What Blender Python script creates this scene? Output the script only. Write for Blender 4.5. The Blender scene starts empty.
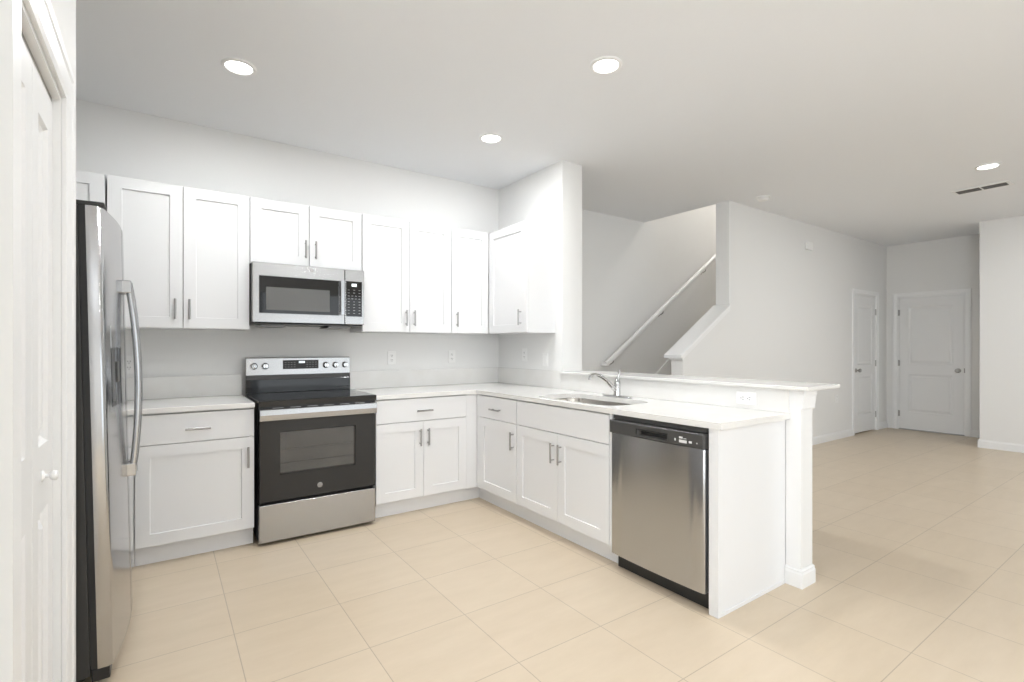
import bpy, bmesh, math
from mathutils import Vector, Matrix
C = bpy.context.scene
COL = C.collection
R = math.radians

# ------------------------------------------------------------------ camera
cam_d = bpy.data.cameras.new('camera')
cam = bpy.data.objects.new('camera', cam_d)
COL.objects.link(cam)
cam.location = (-2.7105, -4.1079, 1.2469)
cam.rotation_euler = (R(90), 0, -0.6098)
cam_d.sensor_width = 36.0
cam_d.lens = 36.0 * 500.62 / 1024
cam_d.shift_y = 5.64 / 1024
cam_d.clip_start = 0.02
C.camera = cam

# ------------------------------------------------------------------ world, light, exposure
w = bpy.data.worlds.new('world'); C.world = w
w.use_nodes = True
w.node_tree.nodes['Background'].inputs[0].default_value = (0.86, 0.93, 1.0, 1)
w.node_tree.nodes['Background'].inputs[1].default_value = 1.0
C.view_settings.view_transform = 'Standard'
C.view_settings.look = 'None'
C.view_settings.gamma = 1.0
C.view_settings.use_curve_mapping = False
C.view_settings.exposure = -0.20

def area_light(name, loc, rot, sx, sy, power, color, shape='RECTANGLE', parent=None):
    d = bpy.data.lights.new(name, 'AREA')
    d.shape = shape; d.size = sx
    if shape in ('RECTANGLE', 'ELLIPSE'): d.size_y = sy
    d.energy = power; d.color = color
    o = bpy.data.objects.new(name, d)
    COL.objects.link(o); o.location = loc; o.rotation_euler = rot
    if parent: o.parent = parent
    return o
# added fill lamps for daylight from an invented glass door and window, unseen
area_light('added_daylight_sliding_door', (1.0, -7.42, 1.2), (R(90), 0, 0), 4.2, 2.2, 50, (0.90, 0.95, 1.0))
area_light('added_daylight_window', (-3.62, -5.6, 1.5), (0, R(-90), 0), 1.5, 1.7, 110, (0.90, 0.95, 1.0))
sun_d = bpy.data.lights.new('sun', 'SUN'); sun_d.energy = 36.0; sun_d.angle = R(1.0); sun_d.color = (0.98, 0.99, 1.0)  # added sun: its bounce off the unseen floor lifts the ceiling
sun = bpy.data.objects.new('sun', sun_d); COL.objects.link(sun)
sun.rotation_euler = Vector((0.45, 0.66, -0.80)).to_track_quat('-Z', 'Y').to_euler()
DOWNLIGHT_W = 15

# ------------------------------------------------------------------ materials
def mat(name, col, rough=0.5, metal=0.0, **kw):
    m = bpy.data.materials.new(name); m.use_nodes = True
    b = m.node_tree.nodes['Principled BSDF']
    b.inputs['Base Color'].default_value = (*col, 1)
    b.inputs['Roughness'].default_value = rough
    b.inputs['Metallic'].default_value = metal
    for k, v in kw.items():
        b.inputs[k.replace('_', ' ')].default_value = v
    return m

def noise_bump(m, scale, strength, dist=0.001, detail=3, stretch=None):
    nt = m.node_tree; b = nt.nodes['Principled BSDF']
    tc = nt.nodes.new('ShaderNodeTexCoord'); n = nt.nodes.new('ShaderNodeTexNoise')
    n.inputs['Scale'].default_value = scale; n.inputs['Detail'].default_value = detail
    src = tc.outputs['Object']
    if stretch:
        mp = nt.nodes.new('ShaderNodeMapping'); mp.inputs['Scale'].default_value = stretch
        nt.links.new(src, mp.inputs[0]); src = mp.outputs[0]
    nt.links.new(src, n.inputs['Vector'])
    bp = nt.nodes.new('ShaderNodeBump'); bp.inputs['Strength'].default_value = strength
    bp.inputs['Distance'].default_value = dist
    nt.links.new(n.outputs['Fac'], bp.inputs['Height']); nt.links.new(bp.outputs[0], b.inputs['Normal'])
    return n

def noise_color(m, scale, c1, c2, detail=4, lo=0.35, hi=0.65, stretch=None):
    nt = m.node_tree; b = nt.nodes['Principled BSDF']
    tc = nt.nodes.new('ShaderNodeTexCoord'); n = nt.nodes.new('ShaderNodeTexNoise')
    n.inputs['Scale'].default_value = scale; n.inputs['Detail'].default_value = detail
    src = tc.outputs['Object']
    if stretch:
        mp = nt.nodes.new('ShaderNodeMapping'); mp.inputs['Scale'].default_value = stretch
        nt.links.new(src, mp.inputs[0]); src = mp.outputs[0]
    nt.links.new(src, n.inputs['Vector'])
    r = nt.nodes.new('ShaderNodeValToRGB')
    r.color_ramp.elements[0].position = lo; r.color_ramp.elements[0].color = (*c1, 1)
    r.color_ramp.elements[1].position = hi; r.color_ramp.elements[1].color = (*c2, 1)
    nt.links.new(n.outputs['Fac'], r.inputs[0]); nt.links.new(r.outputs[0], b.inputs['Base Color'])

M = {}
M['wall'] = mat('wall_paint', (0.81, 0.805, 0.79), 0.75); noise_bump(M['wall'], 160, 0.12)
M['ceiling'] = mat('ceiling_paint', (0.86, 0.87, 0.885), 0.9); noise_bump(M['ceiling'], 60, 0.22, 0.002)
M['trim'] = mat('trim_paint', (0.86, 0.86, 0.855), 0.35); noise_bump(M['trim'], 30, 0.03)
M['door'] = mat('door_paint', (0.80, 0.80, 0.795), 0.38); noise_bump(M['door'], 40, 0.03)
M['cabinet'] = mat('cabinet_lacquer', (0.81, 0.81, 0.812), 0.32); noise_bump(M['cabinet'], 40, 0.02)
M['gap'] = mat('cabinet_carcass_edge', (0.45, 0.44, 0.43), 0.6); noise_bump(M['gap'], 40, 0.02)
M['quartz'] = mat('quartz', (0.86, 0.85, 0.82), 0.16)
noise_color(M['quartz'], 9, (0.80, 0.785, 0.755), (0.82, 0.81, 0.785), 6)
M['nickel'] = mat('brushed_nickel', (0.42, 0.41, 0.40), 0.32, 1.0); noise_bump(M['nickel'], 300, 0.05, 0.0005)
M['chrome'] = mat('chrome', (0.60, 0.60, 0.60), 0.08, 1.0); noise_bump(M['chrome'], 20, 0.01)
def steel(name, col, rough, stretch):
    m = mat(name, col, rough, 1.0)
    n = noise_bump(m, 30, 0.035, 0.0006, 2, stretch)
    return m
M['steel_h'] = steel('stainless_horizontal_grain', (0.45, 0.445, 0.44), 0.25, (1, 40, 40))
M['steel_v'] = steel('stainless_vertical_grain', (0.50, 0.505, 0.515), 0.25, (40, 40, 1))
M['steel_fridge'] = steel('stainless_fridge_skin', (0.50, 0.50, 0.505), 0.17, (30, 30, 1))
M['steel_sink'] = steel('stainless_sink', (0.60, 0.57, 0.53), 0.22, (20, 1, 20))
M['black_glass'] = mat('black_glass', (0.012, 0.0115, 0.011), 0.05); noise_bump(M['black_glass'], 3, 0.005)
M['oven_glass'] = mat('oven_door_glass', (0.016, 0.0155, 0.015), 0.10); noise_bump(M['oven_glass'], 3, 0.005)
M['black'] = mat('black_plastic', (0.018, 0.018, 0.018), 0.4); noise_bump(M['black'], 200, 0.05)
M['charcoal'] = mat('charcoal_plastic', (0.065, 0.063, 0.06), 0.35); noise_bump(M['charcoal'], 200, 0.05)
M['fridge_side'] = mat('fridge_side_enamel', (0.030, 0.029, 0.027), 0.45); noise_bump(M['fridge_side'], 250, 0.15)
M['mesh_glass'] = mat('microwave_window_mesh', (0.12, 0.118, 0.112), 0.22); noise_bump(M['mesh_glass'], 900, 0.1)
M['cavity'] = mat('oven_cavity_enamel', (0.3, 0.3, 0.29), 0.4); noise_color(M['cavity'], 4, (0.27, 0.27, 0.26), (0.36, 0.36, 0.35))
M['plate'] = mat('outlet_plastic', (0.87, 0.865, 0.85), 0.3); noise_bump(M['plate'], 50, 0.02)
M['slot'] = mat('outlet_slot', (0.06, 0.055, 0.05), 0.6); noise_bump(M['slot'], 50, 0.02)
M['filter'] = mat('filter_mesh', (0.16, 0.155, 0.15), 0.35, 0.7); noise_bump(M['filter'], 500, 0.3)
M['print_dim'] = mat('grey_print', (0.30, 0.30, 0.30), 0.5); noise_bump(M['print_dim'], 50, 0.02)
M['print'] = mat('white_print', (0.72, 0.72, 0.72), 0.5); noise_bump(M['print'], 50, 0.02)
M['step'] = mat('stair_carpet', (0.50, 0.46, 0.41), 0.95); noise_bump(M['step'], 400, 0.6, 0.004)
M['burner'] = mat('burner_print', (0.10, 0.10, 0.10), 0.2); noise_bump(M['burner'], 50, 0.02)
def emis(name, col, s):
    m = mat(name, col, 0.5)
    b = m.node_tree.nodes['Principled BSDF']
    b.inputs['Emission Color'].default_value = (*col, 1); b.inputs['Emission Strength'].default_value = s
    return m
M['lamp'] = emis('lamp_diffuser', (1.0, 0.97, 0.92), 9.0)
M['digits'] = emis('lit_display', (0.85, 0.92, 0.95), 1.0)
# window glass
def glassy(name, tint, gloss):
    m = bpy.data.materials.new(name); m.use_nodes = True; nt = m.node_tree; nt.nodes.clear()
    o = nt.nodes.new('ShaderNodeOutputMaterial'); mx = nt.nodes.new('ShaderNodeMixShader')
    t = nt.nodes.new('ShaderNodeBsdfTransparent'); g = nt.nodes.new('ShaderNodeBsdfGlossy')
    t.inputs[0].default_value = (*tint, 1); g.inputs['Roughness'].default_value = 0.05
    f = nt.nodes.new('ShaderNodeFresnel'); f.inputs[0].default_value = gloss
    nt.links.new(f.outputs[0], mx.inputs[0]); nt.links.new(t.outputs[0], mx.inputs[1])
    nt.links.new(g.outputs[0], mx.inputs[2]); nt.links.new(mx.outputs[0], o.inputs[0])
    return m
M['window_glass'] = glassy('window_glass', (0.96, 0.98, 0.98), 1.3)
M['tinted'] = glassy('tinted_oven_glass', (0.80, 0.79, 0.78), 1.5)

# floor tiles: square beige porcelain, straight joints
def tile_mat():
    m = mat('beige_floor_tile', (0.7, 0.6, 0.48), 0.33)
    nt = m.node_tree; b = nt.nodes['Principled BSDF']
    tc = nt.nodes.new('ShaderNodeTexCoord'); mp = nt.nodes.new('ShaderNodeMapping')
    mp.inputs['Location'].default_value = (1.557 + 44.9, 2.504 + 43.2, 0)
    nt.links.new(tc.outputs['Object'], mp.inputs[0])
    br = nt.nodes.new('ShaderNodeTexBrick')
    br.offset = 0.0; br.squash = 1.0
    br.inputs['Scale'].default_value = 1.0
    br.inputs['Brick Width'].default_value = 0.449
    br.inputs['Row Height'].default_value = 0.432
    br.inputs['Mortar Size'].default_value = 0.0022
    br.inputs['Mortar Smooth'].default_value = 0.3
    br.inputs['Bias'].default_value = 0.0
    br.inputs['Color1'].default_value = (0.665, 0.555, 0.42, 1)
    br.inputs['Color2'].default_value = (0.645, 0.535, 0.40, 1)
    br.inputs['Mortar'].default_value = (0.45, 0.365, 0.27, 1)
    nt.links.new(mp.outputs[0], br.inputs['Vector'])
    n = nt.nodes.new('ShaderNodeTexNoise'); n.inputs['Scale'].default_value = 5; n.inputs['Detail'].default_value = 8
    n.inputs['Roughness'].default_value = 0.65
    mp2 = nt.nodes.new('ShaderNodeMapping'); mp2.inputs['Scale'].default_value = (0.6, 2.2, 1)
    nt.links.new(tc.outputs['Object'], mp2.inputs[0]); nt.links.new(mp2.outputs[0], n.inputs['Vector'])
    r = nt.nodes.new('ShaderNodeValToRGB')
    r.color_ramp.elements[0].position = 0.3; r.color_ramp.elements[0].color = (0.93, 0.92, 0.90, 1)
    r.color_ramp.elements[1].position = 0.7; r.color_ramp.elements[1].color = (1.0, 1.0, 1.0, 1)
    nt.links.new(n.outputs['Fac'], r.inputs[0])
    mx = nt.nodes.new('ShaderNodeMix'); mx.data_type = 'RGBA'; mx.blend_type = 'MULTIPLY'
    mx.inputs['Factor'].default_value = 1.0
    nt.links.new(br.outputs['Color'], mx.inputs['A']); nt.links.new(r.outputs[0], mx.inputs['B'])
    nt.links.new(mx.outputs['Result'], b.inputs['Base Color'])
    bp = nt.nodes.new('ShaderNodeBump'); bp.inputs['Strength'].default_value = 0.25; bp.inputs['Distance'].default_value = 0.001
    bp.invert = True
    nt.links.new(br.outputs['Fac'], bp.inputs['Height']); nt.links.new(bp.outputs[0], b.inputs['Normal'])
    return m
M['tile'] = tile_mat()

# ------------------------------------------------------------------ mesh helpers
def add_box(bm, x0, x1, y0, y1, z0, z1, bev=0.0, seg=2):
    x0, x1 = min(x0, x1), max(x0, x1); y0, y1 = min(y0, y1), max(y0, y1); z0, z1 = min(z0, z1), max(z0, z1)
    vs = [bm.verts.new(p) for p in ((x0,y0,z0),(x1,y0,z0),(x1,y1,z0),(x0,y1,z0),(x0,y0,z1),(x1,y0,z1),(x1,y1,z1),(x0,y1,z1))]
    fs = [bm.faces.new([vs[i] for i in f]) for f in ((3,2,1,0),(4,5,6,7),(0,1,5,4),(1,2,6,5),(2,3,7,6),(3,0,4,7))]
    if bev > 0:
        es = list({e for f in fs for e in f.edges})
        bmesh.ops.bevel(bm, geom=es, offset=bev, segments=seg, affect='EDGES', profile=0.5)

def add_prism(bm, pts, axis, a, b, bev=0.0):
    """extrude a closed outline (2D points) along an axis between a and b"""
    def P(p, t):
        return {'x': (t, p[0], p[1]), 'y': (p[0], t, p[1]), 'z': (p[0], p[1], t)}[axis]
    v0 = [bm.verts.new(P(p, a)) for p in pts]; v1 = [bm.verts.new(P(p, b)) for p in pts]
    n = len(pts)
    fs = [bm.faces.new(v0), bm.faces.new(v1[::-1])]
    for i in range(n):
        fs.append(bm.faces.new((v0[i], v1[i], v1[(i+1) % n], v0[(i+1) % n])))
    if bev > 0:
        bmesh.ops.bevel(bm, geom=list(set(fs[0].edges) | set(fs[1].edges)), offset=bev, segments=2, affect='EDGES', profile=0.5)
    bmesh.ops.recalc_face_normals(bm, faces=bm.faces[:])

def add_lathe(bm, prof, centre, axis='z', seg=28):
    """prof: (radius, height) pairs along +axis from centre"""
    cx, cy, cz = centre
    rings = []
    for r, h in prof:
        ring = []
        for k in range(seg):
            a = 2*math.pi*k/seg; u, v = r*math.cos(a), r*math.sin(a)
            p = {'z': (cx+u, cy+v, cz+h), '-z': (cx+u, cy+v, cz-h), 'y': (cx+u, cy+h, cz+v), '-y': (cx+u, cy-h, cz+v),
                 'x': (cx+h, cy+u, cz+v), '-x': (cx-h, cy+u, cz+v)}[axis]
            ring.append(bm.verts.new(p))
        rings.append(ring)
    for a, b in zip(rings, rings[1:]):
        for k in range(seg):
            bm.faces.new((a[k], a[(k+1) % seg], b[(k+1) % seg], b[k]))
    bm.faces.new(rings[0]); bm.faces.new(rings[-1])
    bmesh.ops.recalc_face_normals(bm, faces=bm.faces[:])

def add_tube(bm, pts, rad, seg=14, flat=1.0, up=(0, 0, 1)):
    """swept tube along a polyline; rad number or list; flat squeezes it sideways"""
    pts = [Vector(p) for p in pts]; n = len(pts)
    rad = rad if isinstance(rad, (list, tuple)) else [rad]*n
    rings = []
    for i, p in enumerate(pts):
        t = (pts[min(i+1, n-1)] - pts[max(i-1, 0)]).normalized()
        u = Vector(up)
        if abs(t.dot(u)) > 0.95: u = Vector((0, 1, 0))
        s = t.cross(u).normalized(); v = s.cross(t).normalized()
        rings.append([bm.verts.new(p + s*rad[i]*flat*math.cos(2*math.pi*k/seg) + v*rad[i]*math.sin(2*math.pi*k/seg)) for k in range(seg)])
    for a, b in zip(rings, rings[1:]):
        for k in range(seg):
            bm.faces.new((a[k], a[(k+1) % seg], b[(k+1) % seg], b[k]))
    bm.faces.new(rings[0]); bm.faces.new(rings[-1])
    bmesh.ops.recalc_face_normals(bm, faces=bm.faces[:])

def rounded(x0, x1, y0, y1, r, n=8):
    out = []
    for cx, cy, a0 in ((x1-r, y1-r, 0), (x0+r, y1-r, 90), (x0+r, y0+r, 180), (x1-r, y0+r, 270)):
        for k in range(n+1):
            a = R(a0 + 90*k/n); out.append((cx+r*math.cos(a), cy+r*math.sin(a)))
    return out

def panel_slab(bm, x0, x1, z0, z1, yf, yb, panels, rings, edge=0.002):
    """a door leaf facing -y: front plane yf, back plane yb, recessed panels (px0,px1,pz0,pz1); rings = (inset, depth)"""
    def near(a): return round(a, 5)
    xs = sorted({near(v) for v in [x0+edge, x1-edge] + [q for p in panels for q in p[:2]]})
    zs = sorted({near(v) for v in [z0+edge, z1-edge] + [q for p in panels for q in p[2:]]})
    def V(x, y, z): return bm.verts.new((x, y, z))
    for i in range(len(xs)-1):
        for j in range(len(zs)-1):
            mx, mz = (xs[i]+xs[i+1])/2, (zs[j]+zs[j+1])/2
            if any(p[0] < mx < p[1] and p[2] < mz < p[3] for p in panels): continue
            bm.faces.new((V(xs[i],yf,zs[j]), V(xs[i+1],yf,zs[j]), V(xs[i+1],yf,zs[j+1]), V(xs[i],yf,zs[j+1])))
    for p in panels:
        prev = None
        for ins, dep in rings:
            q = (p[0]+ins, p[1]-ins, p[2]+ins, p[3]-ins); y = yf+dep
            cur = [(q[0],y,q[2]), (q[1],y,q[2]), (q[1],y,q[3]), (q[0],y,q[3])]
            if prev:
                for k in range(4):
                    bm.faces.new([V(*prev[k]), V(*prev[(k+1)%4]), V(*cur[(k+1)%4]), V(*cur[k])])
            prev = cur
        bm.faces.new([V(*c) for c in prev])
    # eased edge and sides
    a = [(x0+edge,yf,z0+edge), (x1-edge,yf,z0+edge), (x1-edge,yf,z1-edge), (x0+edge,yf,z1-edge)]
    b = [(x0,yf+edge,z0), (x1,yf+edge,z0), (x1,yf+edge,z1), (x0,yf+edge,z1)]
    c = [(x0,yb,z0), (x1,yb,z0), (x1,yb,z1), (x0,yb,z1)]
    for u, v in ((a, b), (b, c)):
        for k in range(4):
            bm.faces.new([V(*u[(k+1)%4]), V(*u[k]), V(*v[k]), V(*v[(k+1)%4])])
    bm.faces.new([V(*c[k]) for k in (3, 2, 1, 0)])
    bmesh.ops.remove_doubles(bm, verts=bm.verts[:], dist=1e-5)
    bmesh.ops.recalc_face_normals(bm, faces=bm.faces[:])

def obj(name, bm, m, parent=None, smooth=False, kind=None):
    me = bpy.data.meshes.new(name); bm.to_mesh(me); bm.free()
    me.materials.append(M[m] if isinstance(m, str) else m)
    if smooth:
        for p in me.polygons: p.use_smooth = True
        me.set_sharp_from_angle(angle=R(35))
    o = bpy.data.objects.new(name, me); COL.objects.link(o)
    if parent: o.parent = parent
    if kind: o['kind'] = kind
    return o

def box(name, b, m, parent=None, bev=0.0, kind=None):
    bm = bmesh.new(); add_box(bm, *b, bev); return obj(name, bm, m, parent, False, kind)

def thing(name, label, cat, loc=(0, 0, 0), rotz=0.0, group=None):
    o = bpy.data.objects.new(name, None); COL.objects.link(o)
    o.empty_display_size = 0.1
    o.location = loc; o.rotation_euler = (0, 0, rotz); o['label'] = label; o['category'] = cat
    if group: o['group'] = group
    return o
def tag(o, label, cat, group=None):
    o['label'] = label; o['category'] = cat
    if group: o['group'] = group
    return o
def struct(name, loc=(0, 0, 0), rotz=0.0):
    o = bpy.data.objects.new(name, None); COL.objects.link(o); o.location = loc
    o.rotation_euler = (0, 0, rotz); o['kind'] = 'structure'; return o

# ------------------------------------------------------------------ room shell
H = 2.79
XL, XR2, YB = -3.75, 6.45, -7.5
XB, YLW, SW, T = 5.58, -1.086, 0.05, 0.12     # bump wall, long wall, stair wall plane
XS = 2.2                                     # where the stairwell opens
box('floor', (XL-T, XR2+T, YB-T, 0.17, -0.1, 0.0), 'tile', kind='structure')
bm = bmesh.new()
add_box(bm, XL-T, XS, YB-T, SW+T, H, H+0.30)
add_box(bm, XS, XR2+T, YB-T, YLW+0.02, H, H+0.30)
obj('ceiling', bm, 'ceiling', kind='structure')
box('wall_back', (XL, 0.0, 0.0, T, 0, H), 'wall', kind='structure')
bm = bmesh.new(); add_box(bm, XL-T, XL, YB, -6.45, 0, H); add_box(bm, XL-T, XL, -4.75, T, 0, H)
add_box(bm, XL-T, XL, -6.45, -4.75, 0, 0.7); add_box(bm, XL-T, XL, -6.45, -4.75, 2.3, H)
obj('wall_left', bm, 'wall', kind='structure')
# stub wall at the end of the back counter (small rounded bead on its two front corners)
bm = bmesh.new()
add_prism(bm, [(0,0),(0,-.945),(.003,-.951),(.008,-.953),(.219,-.953),(.224,-.951),(.227,-.945),(.227,0)], 'z', 0, H)
obj('wall_stub', bm, 'wall', kind='structure', smooth=True)
box('wall_stair_back', (0.227, XR2, SW, SW+T, 0, 5.3), 'wall', kind='structure')
# long wall with closet door opening
D1 = (5.27, 6.035, 2.0)
bm = bmesh.new()
add_prism(bm, [(XS+.008,YLW),(XS+.002,YLW+.002),(XS,YLW+.008),(XS,YLW+.155),(D1[0],YLW+.155),(D1[0],YLW)], 'z', 0, H)
add_box(bm, D1[1], XR2, YLW, YLW+.155, 0, H)
add_box(bm, D1[0], D1[1], YLW, YLW+.155, D1[2], H)
add_box(bm, XS, XR2, YLW+.02, YLW+.155, H, 5.3)
obj('wall_hall', bm, 'wall', kind='structure')
# foyer wall with entry door
D2 = (-2.012, -1.228, 1.995)
bm = bmesh.new()
add_box(bm, XR2, XR2+T, -2.45, D2[0], 0, H); add_box(bm, XR2, XR2+T, D2[1], SW+T, 0, H)
add_box(bm, XR2, XR2+T, D2[0], D2[1], D2[2], H); add_box(bm, XR2, XR2+T, YLW+.1, SW+T, H, 5.3)
obj('wall_foyer', bm, 'wall', kind='structure')
bm = bmesh.new()
add_prism(bm, [(XB,YB),(XB,-2.348),(XB+.003,-2.342),(XB+.008,-2.34),(XR2,-2.34),(XR2,YB)], 'z', 0, H)
obj('wall_right', bm, 'wall', kind='structure')
# wall behind the camera; its unseen sliding glass door is added for daylight
bm = bmesh.new()
add_box(bm, XL, -1.3, YB-T, YB, 0, H); add_box(bm, 3.3, XB, YB-T, YB, 0, H); add_box(bm, -1.3, 3.3, YB-T, YB, 2.4, H)
obj('wall_front', bm, 'wall', kind='structure')
wn = struct('window_1')
bm = bmesh.new()
for x0, x1 in ((-1.3,-1.22),(0.96,1.04),(3.22,3.3)): add_box(bm, x0, x1, YB-.09, YB-.03, 0, 2.4, .004)
for z0, z1 in ((0,.07),(2.32,2.4)): add_box(bm, -1.3, 3.3, YB-.09, YB-.03, z0, z1, .004)
obj('window_frame', bm, 'trim', wn)
box('window_glass', (-1.22, 3.22, YB-.065, YB-.06, .07, 2.32), 'window_glass', wn)
wn = struct('window_2')  # unseen side window, added to go with the daylight lamp
bm = bmesh.new()
for y0, y1 in ((-6.45,-6.39),(-5.63,-5.57),(-4.81,-4.75)): add_box(bm, XL-.08, XL-.02, y0, y1, .7, 2.3, .004)
for z0, z1 in ((.7,.76),(1.47,1.53),(2.24,2.3)): add_box(bm, XL-.08, XL-.02, -6.45, -4.75, z0, z1, .004)
obj('window_frame', bm, 'trim', wn)
box('window_glass', (XL-.055, XL-.05, -6.4, -4.8, .75, 2.25), 'window_glass', wn)
# pantry closet that juts out beside the fridge
XP, YP = -2.960, -1.778
PD = (-2.690, -2.090, 2.0)
bm = bmesh.new()
add_box(bm, XP-.11, XP, PD[1], YP, 0, H, 0); add_box(bm, XP-.11, XP, -3.5, PD[0], 0, H)
add_box(bm, XP-.11, XP, PD[0], PD[1], PD[2], H)
add_box(bm, XL, XP-.11, YP-.11, YP, 0, H); add_box(bm, XL, XP-.11, -3.5, -3.39, 0, H)
obj('wall_pantry', bm, 'wall', kind='structure')
# stairwell roof, far end, knee wall
box('ceiling_stairwell', (XS, XR2, YLW+.1, SW, 5.2, 5.3), 'ceiling', kind='structure')
box('wall_stairwell_upper', (XS-.1, XS, YLW+.1, SW, H+.3, 5.3), 'wall', kind='structure')
SL = 0.632
def capz(x): return 1.689 + SL*(x-2.2)
bm = bmesh.new()
add_prism(bm, [(1.413,0),(XS+.01,0),(XS+.01,capz(XS)-.03),(1.413,capz(1.413)-.03)], 'y', -1.0862, -.955)
obj('wall_knee', bm, 'wall', kind='structure')
bm = bmesh.new()
add_prism(bm, [(1.368,capz(1.368)-.028),(XS-.001,capz(XS)-.028),(XS-.001,capz(XS)+.004),(1.368,capz(1.368)+.004)], 'y', -1.104, -.90, .004)
obj('trim_1', bm, 'trim', kind='structure')
bm = bmesh.new()
add_prism(bm, [(1.390,capz(1.390)-.062),(XS-.001,capz(XS)-.062),(XS-.001,capz(XS)-.0285),(1.390,capz(1.390)-.0285)], 'y', -1.100, -1.0864, .003)
add_prism(bm, [(1.390,capz(1.390)-.062),(XS-.001,capz(XS)-.062),(XS-.001,capz(XS)-.0285),(1.390,capz(1.390)-.0285)], 'y', -.954, -.937, .003)
add_box(bm, 1.390, 1.4125, -1.098, -.937, capz(1.390)-.062, capz(1.390)-.0285, .003)
obj('trim_2', bm, 'trim', kind='structure')
# half wall behind the sink
box('wall_half', (0.001, .107, -2.7662, -.9535, 0, 1.0225), 'wall', kind='structure')

# baseboards
def baseboard(name, axis, a, b, face, side, h=.10, t=.013):
    """profiled board along axis from a to b, on plane face, sticking out to side"""
    f = face + side*.0005; o = face + side*t; m = face + side*(t*.5)
    pts = [(f,0),(o,0),(o,h*.78),(m,h*.92),(m,h),(f,h)]
    bm = bmesh.new()
    if axis == 'y':                       # runs along y; profile in x,z
        add_prism(bm, pts, 'y', a, b)
    else:
        add_prism(bm, pts, 'x', a, b)
    return obj(name, bm, 'trim', kind='structure')
baseboard('baseboard_hall', 'x', 1.41, D1[0]-.062, YLW, -1)
baseboard('baseboard_hall_end', 'x', D1[1]+.062, XR2-.001, YLW, -1)
baseboard('baseboard_foyer', 'y', -2.339, D2[0]-.062, XR2, -1)
baseboard('baseboard_right', 'y', YB+.001, -2.328, XB, -1)
baseboard('baseboard_right_return', 'x', XB-.012, XR2-.001, -2.34, 1)
baseboard('baseboard_bar', 'y', -2.75, -.954, .107, 1)
baseboard('baseboard_stair', 'x', .23, 1.38, SW, -1)
baseboard('baseboard_pantry', 'y', -3.5, PD[0]-.125, XP, 1)
baseboard('baseboard_front', 'x', XL+.001, -1.31, YB, 1)

# ------------------------------------------------------------------ panelled doors
RINGS2 = [(0,0),(.006,.006),(.016,.009),(.030,.009),(.044,.003)]
def hinge(parent, x, y, z):
    bm = bmesh.new(); add_tube(bm, [(x,y,z-.045),(x,y,z+.045)], .0075, 10)
    add_box(bm, x-.004, x+.016, y+.002, y+.006, z-.042, z+.042)
    return obj('hinge', bm, 'nickel', parent, True)
def knob(parent, x, y, z, m='nickel', s=1.0, name='door_knob'):
    bm = bmesh.new()
    add_lathe(bm, [(.001,0),(.030*s,0),(.031*s,.004*s),(.026*s,.009*s),(.012*s,.013*s),(.010*s,.030*s),(.018*s,.036*s),(.027*s,.046*s),(.028*s,.056*s),(.021*s,.066*s),(.001,.069*s)], (x,y,z), '-y', 24)
    return obj(name, bm, m, parent, True)
def casing(parent, x0, x1, ztop, wd, y=-.0005, legs=True):
    """flat casing with a raised back band around an opening x0..x1, facing -y"""
    bm = bmesh.new()
    prof = [(0,0),(0,-.011),(wd*.15,-.015),(wd*.7,-.015),(wd*.78,-.019),(wd,-.019),(wd,0)]
    # mitred U: for each profile point a path round the opening
    path = []
    for d, yy in prof:
        path.append([bm.verts.new((x0-d,y+yy,0.001)), bm.verts.new((x0-d,y+yy,ztop+d)), bm.verts.new((x1+d,y+yy,ztop+d)), bm.verts.new((x1+d,y+yy,0.001))])
    n = len(path)
    for i in range(n):
        a, b = path[i], path[(i+1) % n]
        for k in range(3): bm.faces.new((a[k], a[k+1], b[k+1], b[k]))
    bm.faces.new([p[0] for p in path]); bm.faces.new([p[3] for p in path][::-1])
    bmesh.ops.recalc_face_normals(bm, faces=bm.faces[:])
    return obj('casing', bm, 'trim', parent)
def jamb(parent, x0, x1, ztop, depth, y0=0.0):
    bm = bmesh.new()
    add_box(bm, x0-.0005, x0+.014, y0, depth, .001, ztop); add_box(bm, x1-.014, x1+.0005, y0, depth, .001, ztop)
    add_box(bm, x0+.014, x1-.014, y0, depth, ztop-.014, ztop+.0005)
    return obj('jamb', bm, 'trim', parent)
def two_panel_door(name, loc, rotz, w, h, knob_side, wd, depth):
    root = struct(name, loc, rotz)
    casing(root, 0, w, h, wd); jamb(root, 0, w, h, depth)
    bm = bmesh.new(); g = .017
    st = .135 if w > .6 else .10
    panel_slab(bm, g, w-g, .018, h-g, .004, .039, [(st,w-st,.27,.835),(st,w-st,.985,1.84)], RINGS2)
    leaf = obj('door_leaf', bm, 'door', root)
    kx = g+.06 if knob_side < 0 else w-g-.06
    knob(leaf, kx, .004, .91)
    hx = w-g+.004 if knob_side < 0 else g-.004
    for z in (.24, 1.0, 1.76): hinge(root, hx, -.004, z)
    return root, leaf
two_panel_door('door_1', (D1[0], YLW, 0), 0, D1[1]-D1[0], D1[2], -1, .06, .155)
r2, l2 = two_panel_door('door_2', (XR2, D2[1], 0), R(-90), D2[1]-D2[0], D2[2], 1, .06, .12)
box('strike_plate', (D2[1]-D2[0]-.0165, D2[1]-D2[0]-.004, -.006, .0, .88, .945), 'nickel', r2)
box('threshold', (.0, D2[1]-D2[0], .0, .11, .0005, .012), 'nickel', r2, .003)

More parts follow.
